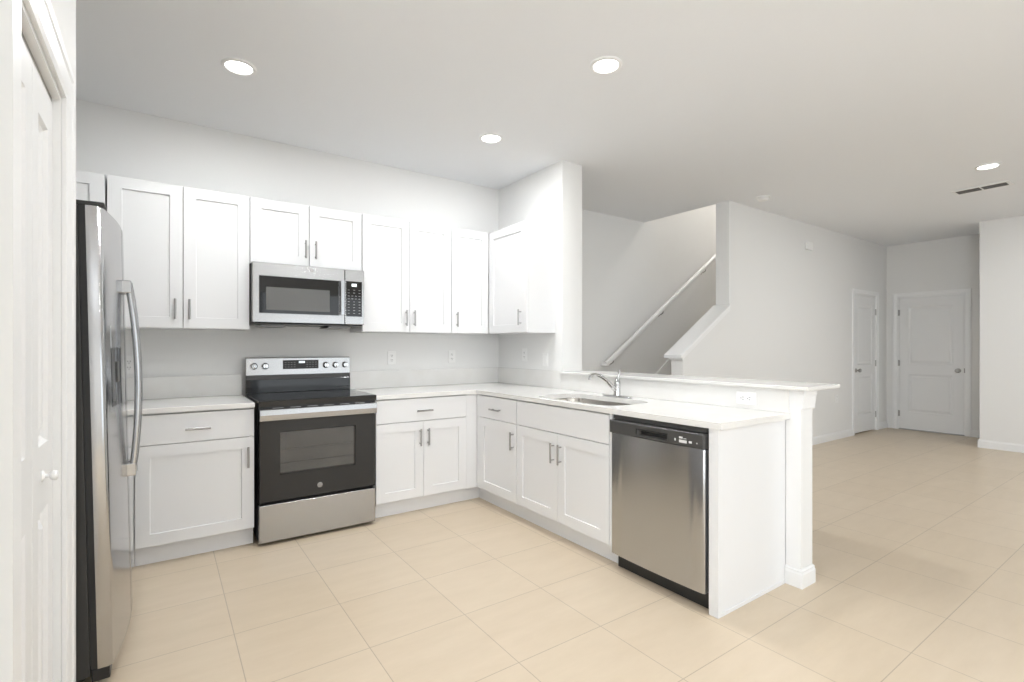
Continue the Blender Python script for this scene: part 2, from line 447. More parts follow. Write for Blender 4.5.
# pantry bifold, facing +x
root = struct('door_3', (XP, PD[0], 0), R(90))      # local x -> +y world, local -y -> +x world
w3 = PD[1]-PD[0]
casing(root, 0, w3, PD[2], .110); jamb(root, 0, w3, PD[2], .11)
lw = (w3-.03)/2
for k in range(2):
    bm = bmesh.new(); a = .014 + k*(lw+.003)
    panel_slab(bm, a, a+lw, .015, PD[2]-.03, .018, .050, [(a+.075,a+lw-.075,.20,.80),(a+.075,a+lw-.075,.98,1.865)], [(0,0),(.008,.009),(.018,.014),(.034,.014),(.052,.003)])
    leaf = obj('door_leaf', bm, 'door', root)
    if k == 1: knob(leaf, a+lw/2-.02, .018, .895, 'trim', .5, 'white_knob')
box('track', (.014, w3-.014, .02, .045, PD[2]-.03, PD[2]-.014), 'nickel', root)

# ------------------------------------------------------------------ cabinets
SHK = [(0,0),(.0015,.009),(.002,.009)]
def bar_pull(parent, x, z, yf, vertical=True, L=.128):
    """bar pull on a front whose surface is yf (facing -y)"""
    bm = bmesh.new(); y = yf-.030; r = .0064
    if vertical:
        add_tube(bm, [(x,y,z-L/2),(x,y,z+L/2)], r, 12)
        for s in (-1,1): add_tube(bm, [(x,yf,z+s*L*.36),(x,y,z+s*L*.36)], .0045, 10)
    else:
        add_tube(bm, [(x-L/2,y,z),(x+L/2,y,z)], r, 12)
        for s in (-1,1): add_tube(bm, [(x+s*L*.36,yf,z),(x+s*L*.36,y,z)], .0045, 10)
    return obj('pull', bm, 'nickel', parent, True)
def shaker(parent, x0, x1, z0, z1, yf, pull=None, pz=None, rail=.068, name='door'):
    bm = bmesh.new()
    panel_slab(bm, x0, x1, z0, z1, yf, yf+.019, [(x0+rail,x1-rail,z0+rail,z1-rail)], SHK, .0012)
    o = obj(name, bm, 'cabinet', parent)
    if pull is not None: bar_pull(o, pull, pz, yf)
    return o
def slab(parent, x0, x1, z0, z1, yf, pull=False, name='drawer_front'):
    bm = bmesh.new(); add_box(bm, x0, x1, yf, yf+.019, z0, z1, .0015)
    o = obj(name, bm, 'cabinet', parent)
    if pull: bar_pull(o, (x0+x1)/2, (z0+z1)/2-.008, yf, False)
    return o
DP, UPD = .625, .305
ZB0, ZB1, ZT0 = .118, .866, .688      # door bottom, carcass top, drawer/door seam
def carcass(parent, x0, x1, z0, z1, front, back, kick=None, opened=False):
    if opened:                        # no top: the sink bowl hangs inside
        bm = bmesh.new()
        add_box(bm, x0, x0+.015, front, back, z0, z1); add_box(bm, x1-.015, x1, front, back, z0, z1)
        add_box(bm, x0+.015, x1-.015, front, front+.018, z0, z1); add_box(bm, x0+.015, x1-.015, back-.01, back, z0, z1)
        add_box(bm, x0+.015, x1-.015, front+.018, back-.01, z0, z0+.015)
        obj('body', bm, 'cabinet', parent)
    else:
        box('body', (x0, x1, front, back, z0, z1), 'cabinet', parent)
    # grey reveal shows through the seams between the fronts
    box('face_frame', (x0+.003, x1-.003, front-.0012, front-.0002, z0+.003, z1-.003), 'gap', parent)
    if kick is not None: box('toe_kick', (x0, x1, kick, back, 0.0005, z0-.0005), 'cabinet', parent)
def base_cabinet(label, x0w, w, layout, rotz=0, yw=0.0, filler=None, group='white base cabinets', front=-DP):
    """origin at the wall; local x runs along the front"""
    loc = (x0w, yw, 0)
    r = thing('base_cabinet', label, 'cabinet', loc, rotz, group)
    f = front; cf = front+.020
    carcass(r, 0, w, ZB0-.006, ZB1, cf, -.003, cf+.045, layout == 'sink')
    g = .0022
    if layout == 'drawer_door_right':
        slab(r, g, w-g, ZT0+g, ZB1-.008, f, True)
        shaker(r, g, w-g, ZB0, ZT0-g, f, w-.037, .565)
    elif layout == 'drawer_two':
        slab(r, g, w-g, ZT0+g, ZB1-.008, f, True)
        shaker(r, g, w/2-g/2, ZB0, ZT0-g, f, w/2-.033, .568)
        shaker(r, w/2+g/2, w-g, ZB0, ZT0-g, f, w/2+.033, .568)
    elif layout == 'sink':
        slab(r, g, w-g, ZT0+g, ZB1-.008, f, False, 'false_front')
        shaker(r, g, w/2-g/2, ZB0, ZT0-g, f, w/2-.036, .560)
        shaker(r, w/2+g/2, w-g, ZB0, ZT0-g, f, w/2+.036, .560)
    elif layout == 'door_only':
        slab(r, g, w-g, ZT0+g, ZB1-.008, f, False)
        shaker(r, g, w-g, ZB0, ZT0-g, f)
    if filler:
        for a, b, ka, kb in filler:
            box('filler', (a, b, f+.004, cf+.04, ZB0-.006, ZB1), 'cabinet', r)
            box('filler_kick', (ka, kb, cf+.045, cf+.10, 0.0005, ZB0-.0065), 'cabinet', r)
    return r
XRG0, XRG1 = -2.234, -1.466                        # range bay
base_cabinet('white corner base cabinet half hidden behind the fridge', -3.745, .905, 'door_only')
base_cabinet('white base cabinet between the fridge and the range, one wide drawer over one door', -2.838, .600, 'drawer_door_right')
base_cabinet('white base cabinet right of the range, one wide drawer over two doors', XRG1+.004, .742, 'drawer_two', filler=[(.7425, .8405, .7425, .9015)])
base_cabinet('narrow white base cabinet in the corner, one small drawer over a single door', -.003, .515, 'drawer_door_right', R(-90), -.667, filler=[(-.041, -.001, -.1065, -.001)])
base_cabinet('white sink base cabinet beside the dishwasher with a plain false front over two doors', -.003, .907, 'sink', R(-90), -1.184, filler=[(.908, .926, .908, .926)])
# end panel of the peninsula
ep = thing('end_panel', 'tall flat white panel closing the peninsula beside the dishwasher', 'panel', (-.31, -2.744, 0))
def lbox(name, b, m, parent, bev=0, o=(-.31, -2.744, 0)):
    return box(name, (b[0]-o[0], b[1]-o[0], b[2]-o[1], b[3]-o[1], b[4]-o[2], b[5]-o[2]), m, parent, bev)
lbox('panel', (-.600, -.0095, -2.7662, -2.722, .0005, .8675), 'cabinet', ep)
lbox('front_stile', (-.625, -.6005, -2.771, -2.722, .0005, .8675), 'cabinet', ep, .001)
lbox('shoe_strip', (-.600, -.0255, -2.7715, -2.7665, .0005, .018), 'cabinet', ep, .001)

# upper cabinets: local frame facing -y, back on the wall
UZ0, UZ1 = 1.362, 2.268
def upper_cabinet(label, x0w, w, doors, rotz=0, yw=0.0, z0=UZ0, front=-UPD):
    r = thing('upper_cabinet', label, 'cabinet', (x0w, yw, z0), rotz, 'white wall cabinets')
    h = UZ1-z0; cf = front+.020
    carcass(r, 0, w, 0, h, cf, -.002)
    g = .0022
    for a, b, px, pz in doors:
        shaker(r, a+g, b-g, .003, h-.003, front, px, pz)
    return r
upper_cabinet('white upper cabinet in the far left corner above the fridge', -3.745, .757, [(0,.38,None,None),(.38,.757,None,None)])
upper_cabinet('wide white upper cabinet with two tall doors, left of the microwave', -2.980, .756, [(0,.378,.336,.122),(.378,.756,.412,.122)])
upper_cabinet('short white two-door cabinet above the microwave', XRG0+.012, .764, [(0,.382,.354,.123),(.382,.764,.424,.123)], z0=1.820)
upper_cabinet('white upper cabinet with two tall doors, right of the microwave', XRG1+.012, .770, [(0,.389,.354,.115),(.389,.770,.424,.115)])
uc = upper_cabinet('single-door white upper cabinet reaching into the wall corner', -.683, .3745, [(0,.3725,.047,.118)])
upper_cabinet('white upper cabinet on the side wall, its plain end panel facing the sink', -.003, .565, [(.0,.565,.492,.124)], R(-90), -.308)

# ------------------------------------------------------------------ counters
ZC0, ZC1 = .868, .898
def ctop(name, label, outline, hole=None):
    bm = bmesh.new()
    if hole is None:
        add_prism(bm, outline, 'z', ZC0, ZC1, .003)
    else:
        # bridge the outline and the hole: triangulated fill of both loops
        for z, flip in ((ZC1, False), (ZC0, True)):
            lo = [bm.verts.new((x,y,z)) for x,y in outline]; li = [bm.verts.new((x,y,z)) for x,y in hole]
            es = [bm.edges.new((l[i], l[(i+1)%len(l)])) for l in (lo, li) for i in range(len(l))]
            bmesh.ops.triangle_fill(bm, edges=es, use_beauty=True)
            if z == ZC1: tops = (lo, li)
            else: bots = (lo, li)
        for a, b in zip(tops, bots):
            for i in range(len(a)): bm.faces.new((a[i], a[(i+1)%len(a)], b[(i+1)%len(b)], b[i]))
        bmesh.ops.recalc_face_normals(bm, faces=bm.faces[:])
    return tag(obj(name, bm, 'quartz'), label, 'countertop')
c1 = ctop('countertop', 'short white quartz countertop between the fridge and the range',
     [(XL+.002,-.002),(XRG0-.004,-.002),(XRG0-.004,-.636),(XL+.002,-.636)])
bm = bmesh.new(); add_box(bm, XL+.002, XRG0-.004, -.020, -.001, ZC1+.0005, 1.045, .0015); obj('backsplash', bm, 'quartz', c1)
YE = -2.791
SK = rounded(-.570, -.175, -2.045, -1.300, .10)
c2 = ctop('countertop', 'long L-shaped white quartz countertop with the sink cut into it',
     [(XRG1+.004,-.002),(-.002,-.002),(-.002,-2.764),(-.0115,-2.764),(-.0115,YE),(-.636,YE),(-.636,-.636),(XRG1+.004,-.636)], SK)
bm = bmesh.new(); add_box(bm, XRG1+.004, -.021, -.020, -.001, ZC1+.0005, 1.045, .0015); obj('backsplash', bm, 'quartz', c2)
bm = bmesh.new(); add_box(bm, -.020, -.001, -.9525, -.002, ZC1+.0005, 1.045, .0015); obj('backsplash', bm, 'quartz', c2)
bm = bmesh.new(); add_box(bm, -.020, -.0095, -2.786, -.9535, ZC1+.0005, 1.0225, .0015)
obj('backsplash', bm, 'quartz', c2)
bt = bmesh.new(); add_box(bt, -.042, .325, -2.893, -.9545, 1.0235, 1.041, .003)
tag(obj('bar_top', bt, 'quartz'), 'long raised white bar top capping the half wall behind the sink', 'countertop')
# post at the end of the half wall
pr = thing('post', 'square white post with flared capital at the end of the peninsula bar', 'post', (.0525, -2.806, 0))
def lp(b): return (b[0]-.0525, b[1]-.0525, b[2]+2.806, b[3]+2.806, b[4], b[5])
PB = (-.009, .114, -2.845, -2.7668)
box('shaft', lp((*PB, .0965, .9225)), 'trim', pr, .0015)
bm = bmesh.new()
def ring(e, z, ex=None):
    ex = e if ex is None else ex
    return [bm.verts.new((x-.0525, y+2.806, z)) for x, y in ((PB[0]-ex,PB[2]-e),(PB[1]+e,PB[2]-e),(PB[1]+e,PB[3]),(PB[0]-ex,PB[3]))]
def loft(rs):
    for a, b in zip(rs, rs[1:]):
        for k in range(4): bm.faces.new((a[k], a[(k+1)%4], b[(k+1)%4], b[k]))
    bm.faces.new(rs[0]); bm.faces.new(rs[-1]); bmesh.ops.recalc_face_normals(bm, faces=bm.faces[:])
loft([ring(.008,.9228,.0), ring(.010,.928,0), ring(.010,.945,0), ring(.013,.985,0), ring(.016,1.000,0), ring(.016,1.0228,0)])
obj('capital', bm, 'trim', pr)
bm = bmesh.new()
loft([ring(.011,.0005), ring(.011,.070), ring(.007,.080), ring(.008,.088), ring(.002,.096)])
obj('base', bm, 'trim', pr)

# ------------------------------------------------------------------ sink and faucet
sk = thing('sink', 'undermount stainless steel sink set in the peninsula counter', 'sink', (-.365, -1.65, ZC0))
bm = bmesh.new()
lo = (-.365, -1.65)
def rr(e, z, r):
    return [bm.verts.new((x-lo[0], y-lo[1], z)) for x, y in rounded(-.570-e, -.175+e, -2.045-e, -1.300+e, max(r+.015, .02))]
rs = [rr(.02,-.0018,.1), rr(-.001,-.0018,.084), rr(-.004,-.010,.082), rr(-.012,-.17,.075), rr(-.03,-.195,.06), rr(-.06,-.202,.05), rr(-.12,-.206,.03)]
for a, b in zip(rs, rs[1:]):
    for k in range(len(a)): bm.faces.new((a[k], a[(k+1)%len(a)], b[(k+1)%len(b)], b[k]))
bm.faces.new(rs[-1])
o = obj('basin', bm, 'steel_sink', sk, True)
sm = o.modifiers.new('thick', 'SOLIDIFY'); sm.thickness = .0012; sm.offset = 1
bm = bmesh.new(); add_lathe(bm, [(.045,0),(.045,.003),(.032,.004),(.028,.001),(.006,.001),(.005,.008),(.001,.008)], (0,0,-.2055), 'z', 24)
obj('drain', bm, 'chrome', sk, True)
# the sink cabinet top is open under the bowl
fc = thing('faucet', 'chrome single-lever kitchen faucet behind the sink', 'faucet', (-.112, -1.668, ZC1+.0005))
bm = bmesh.new()
add_prism(bm, rounded(-.028, .028, -.130, .130, .0275), 'z', 0, .009, .003)
obj('deck_plate', bm, 'chrome', fc, True)
bm = bmesh.new()
add_lathe(bm, [(.026,.009),(.025,.02),(.0225,.05),(.022,.085),(.024,.098),(.021,.108),(.012,.114),(.001,.116)], (0,0,0), 'z', 24)
obj('body', bm, 'chrome', fc, True)
bm = bmesh.new()
P = [(-.012,0,.045),(-.05,.002,.075),(-.10,.004,.118),(-.15,.006,.146),(-.195,.008,.160),(-.225,.009,.160),(-.245,.010,.152),(-.250,.010,.138)]
add_tube(bm, P, [.016,.0145,.013,.012,.0115,.011,.011,.0115], 16)
sp = obj('spout', bm, 'chrome', fc, True)
bm = bmesh.new(); add_tube(bm, [(-.250,.010,.140),(-.2505,.010,.126)], .0125, 16); obj('aerator', bm, 'nickel', sp, True)
bm = bmesh.new(); add_tube(bm, [(.0,0,.108),(.004,-.002,.125),(.010,-.006,.150),(.010,-.010,.178),(.006,-.012,.190)], [.016,.012,.008,.008,.005], 14)
obj('lever', bm, 'chrome', fc, True)

# ------------------------------------------------------------------ range
rg = thing('range', 'freestanding stainless and black glass electric range', 'range', ((XRG0+XRG1)/2, -.02, 0))
RW = .372                                  # half width
yf = -.65                                  # local front (world -.67)
box('side_body', (-RW+.002, RW-.002, -.60, -.012, .03, .893), 'black', rg, .002)
for sx in (-1, 1):
    for yy in (-.56, -.06):
        bm = bmesh.new(); add_lathe(bm, [(.018,.0005),(.018,.01),(.010,.014),(.010,.030)], (sx*.33,yy,0), 'z', 14); obj('foot', bm, 'black', rg, True)
bm = bmesh.new()
add_prism(bm, [(-.06,.8935),(-.648,.8935),(-.655,.890),(-.657,.872),(-.660,.872),(-.662,.904),(-.655,.909),(-.06,.909)], 'x', -RW, RW)
obj('cooktop', bm, 'black_glass', rg)
for bx, by, br in ((-.19,-.48,.115),(.19,-.48,.09),(-.19,-.21,.09),(.19,-.21,.115)):
    bm = bmesh.new()
    for r0 in (br, br*.6):
        a = [bm.verts.new((bx+r0*math.cos(2*math.pi*k/48), by+r0*math.sin(2*math.pi*k/48), .9093)) for k in range(48)]
        b = [bm.verts.new((bx+(r0-.0025)*math.cos(2*math.pi*k/48), by+(r0-.0025)*math.sin(2*math.pi*k/48), .9093)) for k in range(48)]
        for k in range(48): bm.faces.new((a[k], a[(k+1)%48], b[(k+1)%48], b[k]))
    obj('burner_ring', bm, 'burner', rg)
# vent trim under the cooktop
bm = bmesh.new(); add_box(bm, -RW+.004, RW-.004, -.646, -.61, .855, .8715); vt = obj('vent_trim', bm, 'black', rg)
for k in range(6):
    x = -.26+k*.104
    box('vent_slot', (x-.032, x+.032, -.6475, -.6462, .858, .861), 'nickel', vt)
# oven door: black glass with a framed window
bm = bmesh.new()
panel_slab(bm, -RW+.002, RW-.002, .270, .852, yf, -.602, [(-.250,.230,.437,.706)], [(0,0),(.002,.004),(.004,.030)], .004)
dr = obj('oven_door', bm, 'oven_glass', rg)
bm = bmesh.new(); add_box(bm, -.2455, .2255, -.6208, -.6203, .4415, .7015); obj('oven_interior', bm, 'cavity', dr)
bm = bmesh.new()
for z in (.500, .590):
    add_tube(bm, [(-.244,-.630,z),(.224,-.630,z)], .0025, 8)
    for k in range(13): add_tube(bm, [(-.226+k*.036,-.630,z),(-.226+k*.036,-.622,z)], .0015, 6)
obj('oven_rack', bm, 'nickel', dr)
box('window', (-.2478, .2278, -.6475, -.6455, .4392, .7038), 'tinted', dr)
# full-width handle bar
bm = bmesh.new()
add_prism(bm, [(-.652,.785),(-.670,.780),(-.680,.786),(-.684,.820),(-.680,.852),(-.670,.858),(-.660,.855),(-.660,.848),(-.668,.848),(-.673,.840),(-.675,.820),(-.672,.798),(-.666,.792),(-.652,.793)], 'x', -RW+.003, RW-.003, .001)
for s in (-1, 1): add_box(bm, s*(RW-.035)-.014, s*(RW-.035)+.014, -.668, -.6502, .803, .838, .002)
obj('handle', bm, 'steel_h', dr)
bm = bmesh.new(); add_box(bm, -RW+.003, RW-.003, -.652, -.604, .022, .256, .004); obj('storage_drawer', bm, 'steel_h', rg)
# round emblem
em = bmesh.new(); add_lathe(em, [(.0165,0),(.0165,.0015),(.0140,.0022),(.001,.0022)], (-.006,yf-.0001,.335), '-y', 32); e_ = obj('emblem', em, 'nickel', dr, True)
def curve_marks(parent, strokes, c, s, y, th, m):
    bm = bmesh.new()
    for st in strokes: add_tube(bm, [(c[0]+px*s, y, c[1]+pz*s) for px, pz in st], th, 6)
    return obj('monogram', bm, m, parent)
ring_ = [(math.cos(R(a))*.9, math.sin(R(a))*.9) for a in range(0, 361, 20)]
G_ = [(-.05,.35),(-.25,.5),(-.5,.3),(-.55,-.1),(-.35,-.45),(-.1,-.3),(-.1,.0),(-.3,.0)]
E_ = [(.5,.35),(.3,.5),(.1,.3),(.2,.05),(.35,.0),(.15,-.05),(.1,-.35),(.35,-.5),(.6,-.25)]
curve_marks(dr, [ring_, G_, E_], (-.006, .335), .0135, yf-.0028, .0007, 'black')
# backguard
bg = bmesh.new()
add_prism(bg, [(-.012,.9095),(-.012,1.165),(-.045,1.168),(-.060,1.160),(-.066,1.040),(-.052,1.036),(-.052,.9095)], 'x', -RW+.001, RW-.001, .002)
bgo = obj('backguard', bg, 'steel_h', rg)
box('backguard_lower', (-RW+.001, RW-.001, -.064, -.0525, .9098, 1.005), 'black_glass', bgo, .002)
box('backguard_charcoal_band', (-RW+.001, RW-.001, -.0605, -.0528, 1.0055, 1.0355), 'charcoal', bgo, .001)  # charcoal band between the steel panel and the black glass
for kx in (-.319, -.245, .183, .256, .330):
    bm = bmesh.new()
    add_lathe(bm, [(.001,-.004),(.024,-.004),(.024,.006),(.020,.010),(.0185,.028),(.016,.031),(.001,.031)], (kx,-.0625,1.105), '-y', 24)
    add_box(bm, kx-.0035, kx+.0035, -.0975, -.090, 1.089, 1.121, .001)
    obj('knob', bm, 'chrome', rg, True)
cp = box('control_display', (-.125, .128, -.0675, -.0615, 1.080, 1.146), 'black', rg, .001)
box('clock_digits', (-.015, .028, -.0685, -.0677, 1.123, 1.138), 'digits', cp)
for i in range(4):
    for s in (-1, 1):
        for zz in (1.128, 1.112, 1.095):
            x = .0 + s*(.045+i*.021); box('button', (x-.006, x+.006, -.0683, -.0677, zz-.0015, zz+.0015), 'print_dim', cp)

# ------------------------------------------------------------------ microwave (hangs under the short cabinet)
mw = thing('microwave', 'stainless over-the-range microwave with black control panel', 'microwave', ((XRG0+XRG1)/2+.007, -.002, 1.400))
yF = -.388
box('body', (-.376, .376, -.345, -.001, .004, .415), 'black', mw, .002)
bm = bmesh.new()
panel_slab(bm, -.376, .232, .010, .415, yF, -.346, [(-.338,.190,.072,.328)], [(0,0),(.001,.003),(.003,.003)], .004)
md = obj('door', bm, 'steel_h', mw)
box('glass', (-.3355, .1875, yF+.0008, yF+.0027, .0745, .3255), 'black_glass', md)
box('window', (-.293, .124, yF-.0003, yF+.0006, .096, .252), 'mesh_glass', md)
bm = bmesh.new(); add_prism(bm, rounded(.196, .224, yF-.030, yF-.018, .005, 4), 'z', .078, .330, .001)
for z in (.088, .320): add_box(bm, .202, .218, yF-.019, yF+.0005, z-.010, z+.010, .001)
obj('handle', bm, 'steel_v', md)
bm = bmesh.new(); add_lathe(bm, [(.011,0),(.011,.001),(.001,.0015)], (0,yF-.0001,.388), '-y', 20); obj('emblem', bm, 'nickel', md)
bm = bmesh.new(); add_box(bm, .235, .376, yF, -.346, .010, .415, .004); pn = obj('control_column', bm, 'steel_h', mw)
kp = box('keypad', (.241, .358, yF-.0018, yF-.0002, .070, .330), 'black_glass', mw)
box('display_digits', (.282, .318, yF-.0026, yF-.002, .292, .312), 'digits', kp)
for j in range(9):
    for i in range(4 if j in (2, 3) else 3):
        x = .2595 + i*(.0265 if j in (2,3) else .040); z = .265-j*.0215
        box('button', (x-.007, x+.007, yF-.0024, yF-.002, z-.0022, z+.0022), 'print_dim', kp)
bm = bmesh.new()
add_prism(bm, [(-.30,-.0005),(-.18,-.0005),(-.16,-.016),(-.28,-.018),(-.33,-.010)][::-1], 'y', -.33, -.10)
obj('grease_filter', bm, 'filter', mw)
bm = bmesh.new()
add_prism(bm, [(.14,-.0005),(.28,-.0005),(.30,-.010),(.26,-.018),(.12,-.016)][::-1], 'y', -.33, -.10)
obj('grease_filter', bm, 'filter', mw)
box('underside', (-.366, .366, -.376, -.01, .0, .0035), 'charcoal', mw)

# ------------------------------------------------------------------ dishwasher (faces -x)
dw = thing('dishwasher', 'stainless front dishwasher built into the peninsula', 'dishwasher', (-.03, -2.4155, 0), R(-90))
# local x along world -y, local -y toward the kitchen
HW = .2985
box('tub', (-HW, HW, -.575, -.005, .09, .862), 'black', dw)
box('toe_kick', (-HW+.004, HW-.004, -.555, -.530, .001, .089), 'black', dw, .001)
box('top_gasket', (-HW+.004, HW-.004, -.592, -.576, .842, .864), 'charcoal', dw)
bm = bmesh.new()
prof = [(-HW+.003,-.577),(-HW+.003,-.606),(-HW+.010,-.613)] + [(-HW+.010+ (2*HW-.020)*k/14, -.613-.008*math.sin(math.pi*k/14)) for k in range(1,14)] + [(HW-.010,-.613),(HW-.003,-.606),(HW-.003,-.577)]
add_prism(bm, prof, 'z', .092, .7655, .002)
obj('door', bm, 'steel_v', dw, True)
bm = bmesh.new()
panel_slab(bm, -HW+.001, HW-.001, .768, .838, -.624, -.577, [(-.095,.095,.774,.812)], [(0,0),(.004,.004),(.010,.022)], .004)
pn = obj('control_panel', bm, 'charcoal', dw)
bm = bmesh.new(); add_prism(bm, [(-.103,.815),(.100,.815),(.097,.8105),(-.097,.8105),(-.101,.785),(-.106,.785)], 'y', -.6265, -.6242); obj('handle_lip', bm, 'black', pn)
box('handle_pocket', (-.084, .084, -.6045, -.6025, .785, .801), 'black', pn)
for x0, x1, z0, z1 in ((.165,.208,.783,.797),(.165,.185,.803,.812),(.220,.236,.787,.797),(.262,.266,.789,.795),(.138,.146,.788,.800),(.190,.206,.803,.806)):
    box('button', (x0, x1, -.6248, -.6242, z0, z1), 'print', pn)

# ------------------------------------------------------------------ refrigerator (faces +x)
FY0, FY1 = -1.765, -.87
fr = thing('refrigerator', 'tall stainless side-by-side refrigerator beside the pantry wall', 'refrigerator', (-3.267, (FY0+FY1)/2, 0.019), R(90))
# local: x -> world +y, -y -> world +x
fr.rotation_euler = (R(-1.2), 0, R(90))          # leans back a little on its front feet
hw = (FY1-FY0)/2
FB = -.345          # body front (local y), world -2.955
box('cabinet_body', (-hw+.004, hw-.004, FB, .36, .03, 1.730), 'fridge_side', fr, .004)
box('door_gasket', (-hw+.012, hw-.012, FB-.020, FB-.0005, .05, 1.730), 'black', fr)
def bulge(x): return .041*(1-(x/hw)**2)
def fdoor(x0, x1):
    bm = bmesh.new()
    n = 18; r = .012
    fr_pts = []
    for k in range(n+1):
        x = x0+(x1-x0)*k/n
        y = FB-.062-bulge(x)
        e = min(x-x0, x1-x)
        if e < r: y += (r-math.sqrt(max(r*r-(r-e)**2, 0)))*(1.0)
        fr_pts.append((x, y))
    # extra points at the rounded outer edges
    pts = [(x0, FB-.021)]
    xs = sorted({x0+(x1-x0)*k/n for k in range(n+1)} | {x0+v for v in (.001,.003,.007,.012)} | {x1-v for v in (.001,.003,.007,.012)})
    for x in xs:
        e = min(x-x0, x1-x); y = FB-.062-bulge(x)
        rr_ = r
        if e < rr_: y += rr_-math.sqrt(max(rr_*rr_-(rr_-e)**2, 0))
        pts.append((x, y))
    pts.append((x1, FB-.021))
    add_prism(bm, pts, 'z', .052, 1.730, .003)
    return bm
seam = -hw+.405
d1 = obj('freezer_door', fdoor(-hw+.001, seam-.003), 'steel_fridge', fr, True)
d2 = obj('fridge_door', fdoor(seam+.003, hw-.001), 'steel_fridge', fr, True)
def bow_handle(parent, x):
    y0 = FB-.062-bulge(x)
    bm = bmesh.new()
    za, zb = .70, 1.49; n = 24; pts = []
    for k in range(n+1):
        t = k/n; z = za+(zb-za)*t
        pts.append((x, y0-.020-.026*math.sin(math.pi*t)**.8, z))
    add_tube(bm, pts, .0125, 14, 1.0, up=(1,0,0))
    o = obj('handle', bm, 'steel_fridge', parent, True)
    for z in (za-.012, zb-.018):
        bm = bmesh.new(); add_box(bm, x-.015, x+.015, y0-.032, y0+.004, z-.024, z+.030, .004); obj('handle_mount', bm, 'steel_fridge', parent)
bow_handle(d1, seam-.038); bow_handle(d2, seam+.038)
# ice and water dispenser on the freezer door
yd = FB-.062-bulge(-.27)
bm = bmesh.new()
def arc_plate(bm, x0, x1, z0, z1, out, n=8):
    f = [(x0+(x1-x0)*k/n, FB-.062-bulge(x0+(x1-x0)*k/n)-out) for k in range(n+1)]
    add_prism(bm, f+[(x1, f[-1][1]+.004+out), (x0, f[0][1]+.004+out)], 'z', z0, z1)
arc_plate(bm, -.355, -.175, .99, 1.215, .0012); dp = obj('dispenser', bm, 'black_glass', fr)
bm = bmesh.new(); arc_plate(bm, -.355, -.175, 1.217, 1.30, .0012); obj('dispenser_panel', bm, 'steel_fridge', dp)
bm = bmesh.new(); arc_plate(bm, -.285, -.245, 1.08, 1.16, .004); obj('dispenser_paddle', bm, 'charcoal', dp)
box('kick_grille', (-hw+.012, hw-.012, FB-.055, FB-.002, .003, .048), 'black', fr, .004)
for s in (-1, 1):
    box('hinge_cover', (s*(hw-.045)-.035, s*(hw-.045)+.035, FB-.075, FB+.06, 1.7305, 1.747), 'black', fr, .005)
    for yy in (FB+.03, .30):
        bm = bmesh.new(); add_tube(bm, [(s*(hw-.06)-.012,yy,.016),(s*(hw-.06)+.012,yy,.016)], .0155, 14); obj('roller', bm, 'black', fr, True)

# ------------------------------------------------------------------ outlets and small fittings
def outlet(label, loc, rotz, horiz=False, kind='outlet', group=None):
    r = thing('outlet', label, 'outlet', loc, rotz, group)
    r.rotation_euler = (0, 0, rotz)
    W_, H_ = (.0355, .0575)
    def q(x0, x1, y0, y1, z0, z1): return (z0, z1, y0, y1, x0, x1) if horiz else (x0, x1, y0, y1, z0, z1)
    box('cover_plate', q(-W_, W_, -.006, 0, -H_, H_), 'plate', r, .0025)
    if kind == 'switch':
        bm = bmesh.new(); add_box(bm, *q(-.0165, .0165, -.0095, -.0062, -.033, .033), .0015)
        obj('rocker', bm, 'plate', r)
        return r
    for s in (-1, 1):
        f = box('receptacle', q(-.0165, .0165, -.0085, -.0062, s*.0195-.014, s*.0195+.014), 'plate', r, .0008)
        for xx in (-.0063, .0063): box('slot', q(xx-.0013, xx+.0013, -.0092, -.0087, s*.0195-.001, s*.0195+.008), 'slot', f)
        box('slot', q(-.0024, .0024, -.0092, -.0087, s*.0195-.010, s*.0195-.0055), 'slot', f)
    return r

outlet('white outlet on the wall behind the fridge handle, over the left counter', (-2.888, -.0005, 1.128), 0)
outlet('white outlet on the back wall just right of the range', (-1.10, -.0005, 1.150), 0)
outlet('white outlet on the back wall near the corner, under the single-door cabinet', (-.52, -.0005, 1.155), 0)
outlet('white outlet on the side wall nearest the corner', (-.0005, -.435, 1.172), R(-90))
outlet('white wall switch plate near the open end of the side wall', (-.0005, -.735, 1.135), R(-90), kind='switch')
outlet('white sideways outlet set in the backsplash under the bar top', (-.0205, -2.557, .957), R(-90), True)
outlet('white outlet low on the hallway wall beyond the bar', (4.72, YLW-.0005, .55), 0)

# recessed downlights
def downlight(label, x, y):
    r = thing('downlight', label, 'ceiling light', (x, y, H-.0005), 0, 'recessed ceiling downlights')
    bm = bmesh.new()
    n = 40
    prof = [(.088,0),(.088,-.003),(.082,-.008),(.070,-.009),(.066,-.004)]
    rings = [[bm.verts.new((p[0]*math.cos(2*math.pi*k/n), p[0]*math.sin(2*math.pi*k/n), p[1])) for k in range(n)] for p in prof]
    for a, b in zip(rings, rings[1:]):
        for k in range(n): bm.faces.new((a[k], a[(k+1)%n], b[(k+1)%n], b[k]))
    bmesh.ops.recalc_face_normals(bm, faces=bm.faces[:])
    obj('trim_ring', bm, 'trim', r, True)
    bm = bmesh.new(); add_lathe(bm, [(.001,-.001),(.0665,-.001),(.0665,-.004),(.001,-.0055)], (0,0,0), 'z', n)
    obj('diffuser', bm, 'lamp', r)
    area_light('bulb', (0,0,-.012), (0,0,0), .13, .13, DOWNLIGHT_W, (0.96, .98, 1.0), 'DISK', r)
    return r
downlight('lit round downlight over the fridge end of the kitchen, leftmost in view', -2.364, -.985)
downlight('lit round downlight over the dishwasher end of the peninsula, large and near', -.717, -2.154)
downlight('lit round downlight nearest the back corner cabinets', -.717, -.985)
downlight('lit round downlight in the hallway beside the air vent', 3.072, -2.931)
